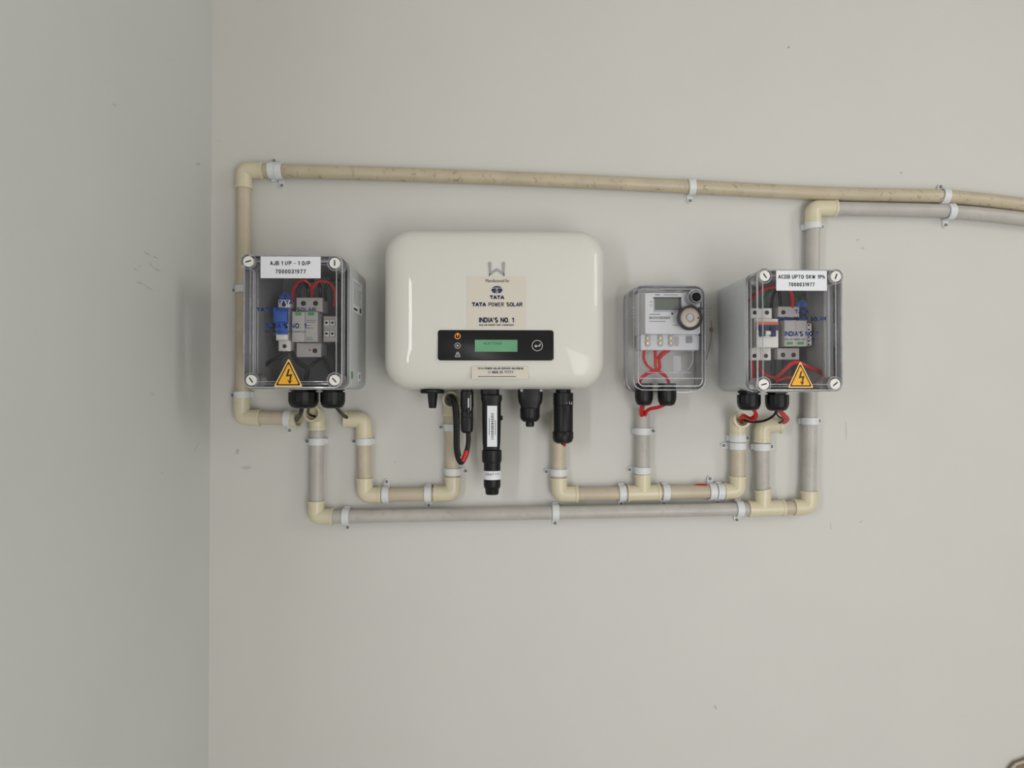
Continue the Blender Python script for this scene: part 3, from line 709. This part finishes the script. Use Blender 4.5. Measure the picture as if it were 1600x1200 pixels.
# wires inside the right box
G = 'wires inside the right box'
for k, (pts, m_, r_, lb_) in enumerate((
    ([(1171, 470, .08), (1178, 461, .095), (1190, 453.5, .105), (1205, 449, .11), (1222, 447, .11), (1234, 453, .11), (1238, 465, .105), (1238, 480, .09)], 'red', .0026, 'red wire arching over both devices in right box'),
    ([(1193, 483, .085), (1194, 470, .09), (1200, 457, .09), (1214, 448, .085), (1232, 448, .08), (1248, 462, .075), (1250, 474, .07)], 'green', .0024, 'green wire arching behind the red wire in right box'),
    ([(1205, 482, .07), (1208, 462, .07), (1216, 452, .07), (1220, 480, .07)], 'blackc', .0024, 'black wire between breaker and arrester at top of right box'),
    ([(1174, 563, .085), (1175, 575, .09), (1177, 600, .09)], 'red', .003, 'red wire below left breaker terminal in right box'),
    ([(1184, 563, .085), (1187, 577, .095), (1198, 587, .1), (1212, 591, .1)], 'red', .0024, 'red wire curling from the breaker to the bottom of right box'),
    ([(1211, 592, .1), (1220, 584, .11), (1230, 574, .115), (1243, 566, .115), (1262, 573, .115), (1280, 581, .115), (1290, 590, .11), (1290, 601, .1)], 'red', .003, 'thick red wire arching behind the warning triangle in right box'),
    ([(1212, 596, .1), (1235, 590, .105), (1255, 600, .105), (1275, 604, .1), (1290, 600, .1)], 'red', .0024, 'red wire lying along the bottom of right box'),
    ([(1205, 563, .085), (1206, 578, .09), (1206, 592, .09), (1207, 608, .09)], 'blackc', .0024, 'black wire below the right breaker terminal in right box'),
    ([(1211, 550, .07), (1211, 575, .085), (1209, 608, .09)], 'blackc', .0022, 'black wire running down between the two devices in right box'),
    ([(1224, 563, .085), (1224, 577, .09), (1218, 592, .09), (1212, 608, .09)], 'blackc', .0024, 'black wire below the arrester in right box'))):
    wire('wire', pts, r_, M[m_], lb_, group=G)

# wires between glands and conduits
oc = .06
wire('cable', [(472, 634, .095), (470, 645, .08), (466, 652, .05), (463, 656, .02)], .0034, M['blackc'], 'thick black cable from the left box into the left stub pipe')
wire('cable', [(484, 634, .095), (481, 643, .07), (484, 648, .045), (493, 651, .022)], .0018, M['blackc'], 'thin black cable from left box into the open grey elbow')
wire('cable', [(524, 634, .095), (531, 643, .07), (538, 650, .035), (548, 655, .0148)], .0028, M['blackc'], 'black cable from the smaller left box gland into beige elbow')
G = 'red wires leaving the right box'
wire('wire', [(1176, 638, .095), (1182, 649, .085), (1176, 656, .075), (1163, 650, .06), (1157, 653, .045), (1159, 660, .025)], .0026, M['red'], 'looped outer red wire under left gland of right box')
wire('wire', [(1178, 638, .095), (1180, 647, .08), (1174, 653, .07), (1163, 652.5, .055), (1158, 657, .03)], .0024, M['red'], 'looped inner red wire under left gland of right box')
wire('wire', [(1208+6, 639, .095), (1208, 650, .085), (1192, 658, .07), (1172, 659, .06), (1161, 656, .045), (1158, 658, .022)], .0019, M['blackc'], 'black wire swinging from right gland to the left open elbow')
wire('wire', [(1216, 639, .095), (1226, 648, .08), (1231, 655, .055), (1226, 660, .035), (1214, 662, .020)], .0026, M['red'], 'outer red wire bending into the open elbow at right')
wire('wire', [(1214, 639, .095), (1222, 649, .075), (1227, 657, .05), (1216, 661, .022)], .0022, M['red'], 'inner red wire bending into the open elbow at right')
wire('wire', [(1212, 639, .095), (1215, 649, .08), (1223, 656, .05), (1214, 663, .022)], .0016, M['blackc'], 'thin black wire beside red wires at the right open elbow')
wire('wire', [(1082, 759.5, .012), (1092, 757.5, .016), (1104, 758, .018)], .0018, M['red'], 'short red wire end showing behind the paired clips')
wire('cable', [(1006, 630, .045), (1003, 638, .035), (1003, 655, .0148)], .0040, M['red'], 'thick red cable dropping from the left meter gland into the riser')
wire('cable', [(1042, 630, .045), (1030, 636, .042), (1012, 641, .035), (1006, 655, .0148)], .0028, M['red'], 'red cable slanting from the right meter gland to the riser')

# ------------------------------------------------------------------ inverter
inv = thing('inverter', P(772, 608, .0), 'large glossy white inverter with black display strip, mounted in the middle', 'inverter')
a = P(602, 608.5, .07); b = P(943, 363, .07); X0, X1, Z0, Z1 = a.x, b.x, a.z, b.z
bm = bmesh.new(); rings = []
for off, k in ((.022, .006), (.030, .001), (.040, 0), (.070, 0), (.080, .0012), (.088, .0035), (.095, .008), (.0995, .0145), (.1025, .024), (.1045, .036), (.106, .052), (.107, .072), (.1073, .095)):
    r = max(.040-k*.55, .006)
    rings.append(ring3(rrect(X0+k, X1-k, Z0+k, Z1-k, r, 10), off))
loft(bm, rings); cover = mesh_obj('cover', bm, M['inv'], inv, angle=80)
bm = bmesh.new(); slab(bm, rrect(X0+.012, X1-.012, Z0+.010, Z1-.012, .02, 5), .010, .045, 0)
for k in range(24):
    x = X0+.03+k*(X1-X0-.06)/23; box(bm, x-.001, x+.001, -.012, -.004, Z0+.02, Z1-.02)
mesh_obj('heatsink', bm, M['invback'], inv, smooth=False)
OI = .1082
st = pslab('logo_sticker', 729.5, 822.5, 431.5, 513, .1035, OI-.0006, M['cream_sticker'], inv); st['label'] = 'cream sticker with navy brand lettering'
text('Manufactured for', 759, 796, 436, 441, OI, M['navy'], st, bold=.0)
brandmark(737, 816.5, 452.8, 17, 12, 461.5, 472.5, 496, 506.5, OI, M['navy'], st, xo=776.5, xi=(748.5, 803.5))
st = pslab('helpline_sticker', 737, 825, 572.5, 592, .100, .1065, M['cream_sticker'], inv)
st['label'] = 'cream sticker with helpline number'
letters('TATA POWER SOLAR SERVICE HELPDESK', 746, 818, 574.2, 577.2, .1070, M['navy'], st, .2)
letters('1800 25 77777', 768, 802, 579.5, 583.6, .1070, M['navy'], st, .17); 
bm = bmesh.new(); pring(bm, 764.5, 581.5, 1.6, 2.1, .1065, .1070, 12); mesh_obj('phone_mark', bm, M['navy'], st)
pslab('print_line', 747, 806, 587.9, 588.8, 0.1065, 0.107, M['navy'], st)
# silver letter mark
bm = bmesh.new()
def PX(pts, off): return [(lambda q: (q.x, q.z))(P(x, y, off)) for x, y in pts]
for pl in ([(763.5, 409.5), (767.5, 409.5), (767.5, 424), (764.5, 432)], [(763.6, 429), (764.5, 432), (770, 427.5), (776.5, 423), (776.5, 419), (769, 424)],
           [(789, 409.5), (785, 409.5), (785, 424), (788, 432)], [(788.8, 429), (788, 432), (782.5, 427.5), (776.5, 423), (776.5, 419), (784, 424)]):
    slab(bm, PX(pl, OI), .105, OI)
mesh_obj('letter_mark', bm, M['logo_silver'], inv, smooth=False)
# display
dp = pslab('display_panel', 684, 865, 516, 563, .1010, .1088, M['panel'], inv, 4, .0006); dp['label'] = 'black display strip with small screen and symbols'
op = .1090
sc = pslab('screen', 742, 808.5, 531, 549.5, .1082, op, M['lcd'], dp); sc['label'] = 'green lcd screen'
letters('WAITING', 755, 784, 534.5, 538.5, op+.0003, M['lcdink'], dp, .14)
bm = bmesh.new(); pring(bm, 715, 525.3, 3.6, 4.6, .1082, op); slab(bm, prect(714.3, 715.7, 520, 526, op+.0002), op-.001, op+.0002); o = mesh_obj('power_symbol', bm, M['glow'], dp); o['label'] = 'lit orange power symbol'
bm = bmesh.new(); pring(bm, 715, 540, 3.9, 4.6, .1082, op); slab(bm, PX([(713.6, 537.8), (713.6, 542.2), (717.2, 540)], op), op-.001, op); mesh_obj('run_symbol', bm, M['icon'], dp)
bm = bmesh.new()
for s_ in (1, -1):
    pl = [(0.3, -4), (1.3, -4), (4.6, 3.8), (3.6, 3.8)]; slab(bm, PX([(715.2+s_*x, 554+y) for x, y in pl], op), op-.001, op)
slab(bm, prect(711, 719.5, 557, 557.9, op), op-.001, op); slab(bm, prect(714.8, 715.7, 551.5, 556, op), op-.001, op); mesh_obj('alarm_symbol', bm, M['icon'], dp, smooth=False)
bm = bmesh.new(); pring(bm, 839.5, 540, 7.7, 8.6, .1082, op, 32)
slab(bm, PX([(834.8, 540.8), (838, 538.2), (838, 540), (842, 540), (843, 539), (843, 537), (844.6, 537), (844.6, 539.6), (843, 541.4), (838, 541.4), (838, 543.4)], op), op-.001, op); mesh_obj('enter_button', bm, M['icon'], dp)
# rotary isolator
kn = vloft('rotary_switch', 675.5, .062, [(17, 604), (17, 608.6), (19, 609.6), (19, 613), (17.5, 614.6), (8, 615.2)], M['black'], inv, n=32); kn['label'] = 'black rotary switch knob with red ring'
vloft('red_ring', 678, .062, [(12, 607.5), (12, 609.9), (11, 609.9)], M['orange'], kn, dr=.7)
vloft('grip', 676, .066, [(7.4, 614), (7.2, 620), (5.4, 637), (4.8, 637.6)], M['black'], kn, sq=.5, dr=1.9, n=16)
pdisc('pointer_dot', 676, 619, 2.2, .07, .0825, M['panel'], kn, 12)

# plugs and dongle
d = thing('dc_connector', P(730, 608, .055), 'slim black plug with cable tail, second item under inverter from left', 'connector')
vloft('housing', 729.8, .06, [(9.2, 606), (9.2, 611), (10.3, 612), (10.3, 634), (9.4, 640), (9.8, 656), (9.6, 668), (8.8, 674), (6, 676.5), (3, 676.5)], M['black'], d, sq=.65, dr=.9)
pslab('latch', 723, 730, 640, 652, .067, .0695, M['black'], d, 1, .0006); pslab('latch', 733, 738, 644, 653, .067, .0695, M['panel'], d, 1, .0006)
pslab('print_line', 730.8, 733.2, 622, 637, 0.066, 0.0712, M['icon'], d)
pslab('print_line', 735.2, 736, 617, 641, 0.066, 0.0704, M['icon'], d)
wire('cable', [(731.5, 673, .060), (731.8, 690, .060), (729, 706, .060), (725, 717, .060), (720.5, 723, .060), (715.5, 716, .059), (712.5, 700, .058), (712, 675, .057), (711.5, 650, .056), (709.5, 632, .054), (706.5, 620, .050), (702.5, 620, .042), (703, 625, .024)], .0038, M['blackc'], 'black cable looping from slim plug into the beige elbow')
wire('cable', [(717.5, 713, .0605), (715.3, 700, .0625), (715, 675, .0622), (714.5, 650, .0612), (712, 630, .059), (708, 622, .052), (703, 627, .040), (703, 628, .024)], .0034, M['blackc'], 'second black strand lying along the looped cable')
bm = bmesh.new(); sweep(bm, smooth_path([P(*q) for q in ((729.6, 704, .060), (726.8, 713, .060), (723, 720.5, .060))]), .0043, 12)
tag(mesh_obj('red_tape', bm, M['red']), 'red tape wrapped at the bottom of the looped cable', 'tape')

d = thing('data_logger', P(768, 608, .055), 'long black stick logger with barcode label hanging under the inverter', 'data logger')
vloft('collar', 765.5, .060, [(14.5, 606), (14.5, 616.5), (12, 617.5)], M['black'], d, sq=.55, dr=.8)
vloft('body', 768, .062, [(12, 616), (16.2, 617.5), (16.4, 624), (14.8, 629), (14.6, 660), (14, 690), (13, 702), (13, 705)], M['black'], d, sq=.6, dr=.85)
vloft('ring_nut', 768.5, .062, [(13, 702), (15.4, 703.5), (15.4, 719), (14.4, 722.5), (13, 723)], M['black'], d, n=28)
vloft('tail', 769, .062, [(13, 722), (13.2, 758), (12.2, 762), (10.8, 764), (10.4, 770), (9.4, 772.3)], M['black'], d)
vloft('side_button', 783.5, .062, [(.5, 649), (2, 650), (2.2, 655), (.5, 657)], M['black'], d, n=12)
st = pslab('barcode_label', 761.2, 776.8, 634, 698, .070, .0762, M['paper'], d); st['label'] = 'white barcode label'
ob_ = .0766; y = 646; bm = bmesh.new()
while y < 687:
    h = random.choice((.6, .9, 1.3)); slab(bm, prect(767.3, 771.5, y, y+h, ob_), .0762, ob_); y += h+random.choice((.6, .9, 1.5))
mesh_obj('barcode', bm, M['ink'], st, smooth=False)
pslab('print_line', 764, 765, 653, 680, 0.0762, ob_, M['metink'], st); pslab('print_line', 773.6, 774.6, 656, 680, 0.0762, ob_, M['metink'], st)
tp = vloft('white_band', 769, .062, [(13.7, 735), (13.7, 748.5)], M['paper'], d); tp['label'] = 'white printed band around tail'
text('S20-pcT 1+5', 758, 780, 739, 744, .0762, M['ink'], tp)

d = thing('communication_plug', P(828, 608, .055), 'short black plug with stepped nut, between logger and rightmost plug', 'connector')
vloft('housing', 828.5, .06, [(19.5, 606), (19.5, 620), (18.5, 628), (15.5, 634), (15, 639)], M['black'], d, sq=.55, dr=.7)
vloft('nut', 828, .06, [(15.6, 638), (15.6, 651), (14.4, 655), (11, 658.5), (6.8, 659.5), (6.6, 665.5), (5, 666.8)], M['black'], d, n=14)
for x in (815, 845.5): pdisc('housing_screw', x, 610, 2.4, .07, .0745, M['rail'], d, 10)
d = thing('ac_connector', P(880, 608, .055), 'tall black round plug with white marks, rightmost under inverter', 'connector')
vloft('neck', 880, .058, [(12, 606), (12, 615)], M['black'], d)
cn = vloft('collar', 880, .058, [(15, 613.5), (15.8, 614.5), (15.8, 632.6), (15, 633.2)], M['black'], d, n=28)
vloft('barrel', 880, .058, [(15, 633), (15.4, 634), (15.2, 673), (14.4, 674)], M['black'], d)
vloft('end_nut', 879.5, .058, [(15, 673), (16.4, 675), (16.4, 684), (14.6, 689.5), (10, 692.6), (4, 693)], M['black'], d, n=26)
letters('L2', 889.5, 894.6, 627, 631.5, .0724, M['icon'], cn, .16, name='print'); pslab('mark', 880, 886, 628.8, 630.4, .070, .0731, M['icon'], cn)
pslab('slot', 883.2, 886.5, 619, 626, .070, .0728, M['hole'], cn)
wire('wire', [(881.5, 690, .058), (882, 697, .056)], .0024, M['red'], 'red wire tip poking out of the rightmost plug')
wire('wire', [(878.5, 690, .058), (878.5, 694.5, .056)], .0018, M['blackc'], 'dark wire tip poking out of the rightmost plug')

# ------------------------------------------------------------------ energy meter in clear case
OM = .080
mc = thing('meter_case', P(1046, 612, 0), 'clear plastic meter case with rounded corners, left of right box', 'meter case')
a = P(989, 612, OM); b = P(1106, 443, OM); X0, X1, Z0, Z1 = a.x, b.x, a.z, b.z
O = lambda o, k=0: ring3(rrect(X0+k, X1-k, Z0+k, Z1-k, max(.017-k, .004), 6), o)
bm = bmesh.new(); loft(bm, [O(.001, .002), O(.003), O(.028), O(.028, .0012)], True, False); mesh_obj('back_plate', bm, M['clearm'], mc)
bm = bmesh.new(); loft(bm, [O(.029, .0004), O(OM-.012, .0016), O(OM-.004, .004), O(OM, .009)], False, True); cov = mesh_obj('cover', bm, M['clearm'], mc)
bm = bmesh.new()
def band(o0, k0, o1, k1): loft(bm, [O(o0, k0), O(o1, k0), O(o1, k1), O(o0, k1), O(o0, k0)], False, False)
band(.0262, -.0012, .0285, .0012); band(.0290, -.0012, .0315, .0012); band(OM-.010, .0020, OM-.006, .0036); band(OM-.0016, .0078, OM-.0004, .0094); band(.001, 0, .003, .002)
for (x0, x1, y0, y1) in ((1052, 1064, 556, 582),): slab(bm, prect(x0, x1, y0, y1, .05, 2), .0495, .05)
for pl in ((999, 1098, 590.5, 592), (1010, 1080, 581.5, 582.7)): slab(bm, prect(*pl, OM-.002), OM-.004, OM-.002)
sweep(bm, smooth_path([P(1003, 545, .07), P(1000, 560, .07), P(1004, 575, .07), P(1016, 582, .07)]), .0008, 6)
sweep(bm, smooth_path([P(1083, 545, .07), P(1082, 565, .07), P(1074, 578, .07), P(1060, 582, .07)]), .0008, 6)
mesh_obj('rim', bm, M['clearme'], cov)
for (xs, y0, n_, st_) in ((1107.5, 475.5, 6, 5), (1104.5, 562, 5, 5.6)):
    for k in range(n_): pslab('hinge_rib', xs-4, xs+4, y0+k*st_-.7, y0+k*st_+.7, .030, .055, M['clearme'], mc)
for k in range(5): pslab('hinge_rib', 988, 992, 475+k*5, 477.4+k*5, .06, .066, M['clearme'], mc)
# meter body
mt = thing('energy_meter', P(1048, 545, 0), 'white electricity meter with grey screen and dark round ring, inside clear case', 'electricity meter')
OB = .066
a = P(1008, 522, OB); b = P(1094, 457.5, OB); bm = bmesh.new(); w0 = .006
loft(bm, [ring3(rrect(a.x-w0, b.x+w0*.2, a.z, b.z+.004, .003), .014), ring3(rrect(a.x-w0, b.x+w0*.2, a.z, b.z+.004, .003), .040), ring3(rrect(a.x, b.x, a.z, b.z, .003), OB-.001), ring3(rrect(a.x+.001, b.x-.001, a.z+.001, b.z-.001, .003), OB)])
mesh_obj('housing', bm, M['meter'], mt, angle=25)
pslab('window_bezel', 1021.5, 1064.5, 465, 487.5, OB-.001, OB+.0008, M['meterside'], mt)
o = pslab('screen', 1023, 1063, 467, 484.5, OB-.001, OB+.0012, M['lcdoff'], mt); o['label'] = 'blank grey lcd screen'
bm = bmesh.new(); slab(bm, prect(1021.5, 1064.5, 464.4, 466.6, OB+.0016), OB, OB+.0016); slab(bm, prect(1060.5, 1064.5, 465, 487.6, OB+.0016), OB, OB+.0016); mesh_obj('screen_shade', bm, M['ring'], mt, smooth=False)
oq = OB+.0003; bm = bmesh.new(); x = 1014.5
while x < 1047:
    wd = random.choice((.5, .8, 1.2)); slab(bm, prect(x, x+wd, 494.5, 498.6, oq), OB, oq); x += wd+random.choice((.5, .9))
mesh_obj('barcode', bm, M['metink'], mt, smooth=False)
pslab('print_line', 1023.5, 1031.5, 459.8, 461.4, OB, oq, M['metink'], mt); pslab('print_line', 1037, 1059, 460.3, 461.3, OB, oq, M['metink'], mt)
pslab('print_line', 1014.5, 1032, 490.6, 491.7, OB, oq, M['metink'], mt); pslab('print_line', 1014.5, 1040, 501.6, 502.6, OB, oq, M['metink'], mt)
pslab('print_line', 1051, 1061, 507.5, 508.5, OB, oq, M['metink'], mt)
bm = bmesh.new(); pring(bm, 1017.5, 477, 1.6, 2.1, OB, oq, 12); slab(bm, prect(1015.5, 1019.5, 471, 472, oq), OB, oq); mesh_obj('print', bm, M['metink'], mt)
pdisc('indicator', 1050.5, 490, 1.8, OB-.001, OB+.0006, M['ring'], mt, 12)
# lower terminal cover
pslab('terminal_tray', 1001, 1093, 523, 547, .014, .050, M['meter'], mt, 2, .001)
for x in (1012, 1031.7, 1048.3):
    t_ = pslab('terminal', x-4, x+4, 523.5, 541.5, .050, .0525, M['meterside'], mt, 3.4, .0006)
    for y in (528.5, 536): pdisc('terminal_screw', x, y, 2.7, .0525, .0545, M['brass'], t_, 12, .0004)
pslab('aux_terminal', 1055, 1060, 526, 541, .050, .052, M['devgrey'], mt, .6, .0004); pslab('aux_cover', 1072, 1082, 525, 536, .050, .052, M['clearme'], mt, 1)
# ring and port on the case cover
d = thing('magnetic_ring', P(1079.5, 496, .09), 'dark round ring with beige disc on the front of the meter case', 'seal ring')
oo = OM+.008
bm = bmesh.new(); c = P(1079.5, 496, oo); s = S(oo)
prof = [(19.8, OM-.003), (19.8, oo-.003), (18.6, oo-.0008), (17, oo), (15.8, oo-.0016), (15.8, OM-.002)]
loft(bm, [ring3(circ((c.x, c.z), r*s, 40), o_) for r, o_ in prof], False, False); mesh_obj('ring', bm, M['ring'], d)
bm = bmesh.new(); loft(bm, [ring3(circ((c.x, c.z), r*s, 40), o_) for r, o_ in ((15.8, OM-.001), (15.6, OM+.003), (14.5, OM+.0036), (7.2, OM+.0036), (6.2, OM+.0006))]); mesh_obj('disc', bm, M['disc'], d)
pdisc('hub', 1078.5, 495.5, 5.2, OM, OM+.0026, M['meterside'], d); pdisc('dot', 1091, 496.8, 1.3, OM+.0036, OM+.004, M['hole'], d, 10); pslab('clamp_screw', 1092, 1098, 479.5, 484, OM, OM+.006, M['ring'], d, 1, .0006)
d = thing('optical_port', P(1087.5, 463.5, .09), 'round dark optical port in clear collar at case upper right', 'meter port')
bm = bmesh.new(); pring(bm, 1086.5, 464, 10.2, 12.2, OM-.02, OM+.004, 32); pring(bm, 1088, 464, 7.2, 8.8, OM-.01, OM+.008, 28); mesh_obj('collar', bm, M['clearme'], d)
pdisc('lens', 1088, 464, 6.6, OM-.006, OM+.006, M['lens'], d, 24, .0012)
bm = bmesh.new(); pring(bm, 1088, 464, 6.7, 7.4, OM-.006, OM+.0075, 28); mesh_obj('bezel', bm, M['ring'], d)
# glands of the meter case
for g in ((1006, 600, 633.5, 14.2), (1042, 600, 634, 14.6)): gland(mc, *g, .045)
for pts, r_, l_ in (([(1007, 547, .044), (1006, 560, .048), (1012, 572, .050), (1024, 580, .050)], .0021, 'red wire at left terminal inside meter case'),
    ([(1024, 546, .044), (1024, 560, .048), (1026, 576, .050), (1040, 588, .048), (1046, 600, .044)], .0026, 'red wire from middle terminal to right gland inside meter case'),
    ([(1046, 547, .044), (1036, 554, .048), (1030, 562, .050), (1030, 576, .050), (1014, 582, .050), (1003, 590, .048), (998, 600, .044)], .0026, 'red wire from right terminal crossing to the left gland inside case'),
    ([(1041, 546, .044), (1033, 552, .046), (1027, 560, .048)], .0018, 'thin red wire beside the right terminal inside case'),
    ([(1024, 580, .050), (1012, 584, .050), (1001, 592, .046), (999, 600, .044)], .0024, 'red wire curving down into the left gland inside case')):
    wire('wire', pts, r_, M['red'], l_, group='red wires inside the meter case')
d = thing('seal_wire', P(1111, 514, .04), 'thin twisted seal wire with brown tag right of meter case', 'seal')
bm = bmesh.new(); sweep(bm, smooth_path([P(1108, 501, .05), P(1111, 502, .05), P(1111.5, 518, .05), P(1110, 535, .05), P(1106, 552, .05), P(1103.5, 562, .05)]), .0005, 6); mesh_obj('strand', bm, M['ring'], d)
vloft('tag', 1112, .05, [(1, 511), (2.4, 512.5), (3.4, 515), (2.6, 517.5), (1, 518.5)], M['seal'], d, n=10)

# ------------------------------------------------------------------ board, only its top corner shows
c0 = P(1577, 1203, .01); c1 = P(1602, 1194, .01); sl = (c1.z-c0.z)/(c1.x-c0.x)
bd = thing('board', (c0.x+.2, -.02, 0), 'brown board with pale rim leaning on wall, only its corner in bottom right photo edge', 'board')
xe = min(c0.x+.42, RX-.06)
out = [(xe, 0), (xe, c0.z+.004+sl*(xe-c0.x)), (c0.x+.012, c0.z+.004+sl*.012), (c0.x+.004, c0.z-.001), (c0.x, c0.z-.010), (c0.x, 0)]
bm = bmesh.new(); slab(bm, out, .0008, .008); mesh_obj('panel', bm, M['chair'], bd)
bm = bmesh.new(); sweep(bm, [(x, -.0085, max(z, .004)) for x, z in out[1:]], .0022, 8); mesh_obj('rim', bm, M['tanrim'], bd)
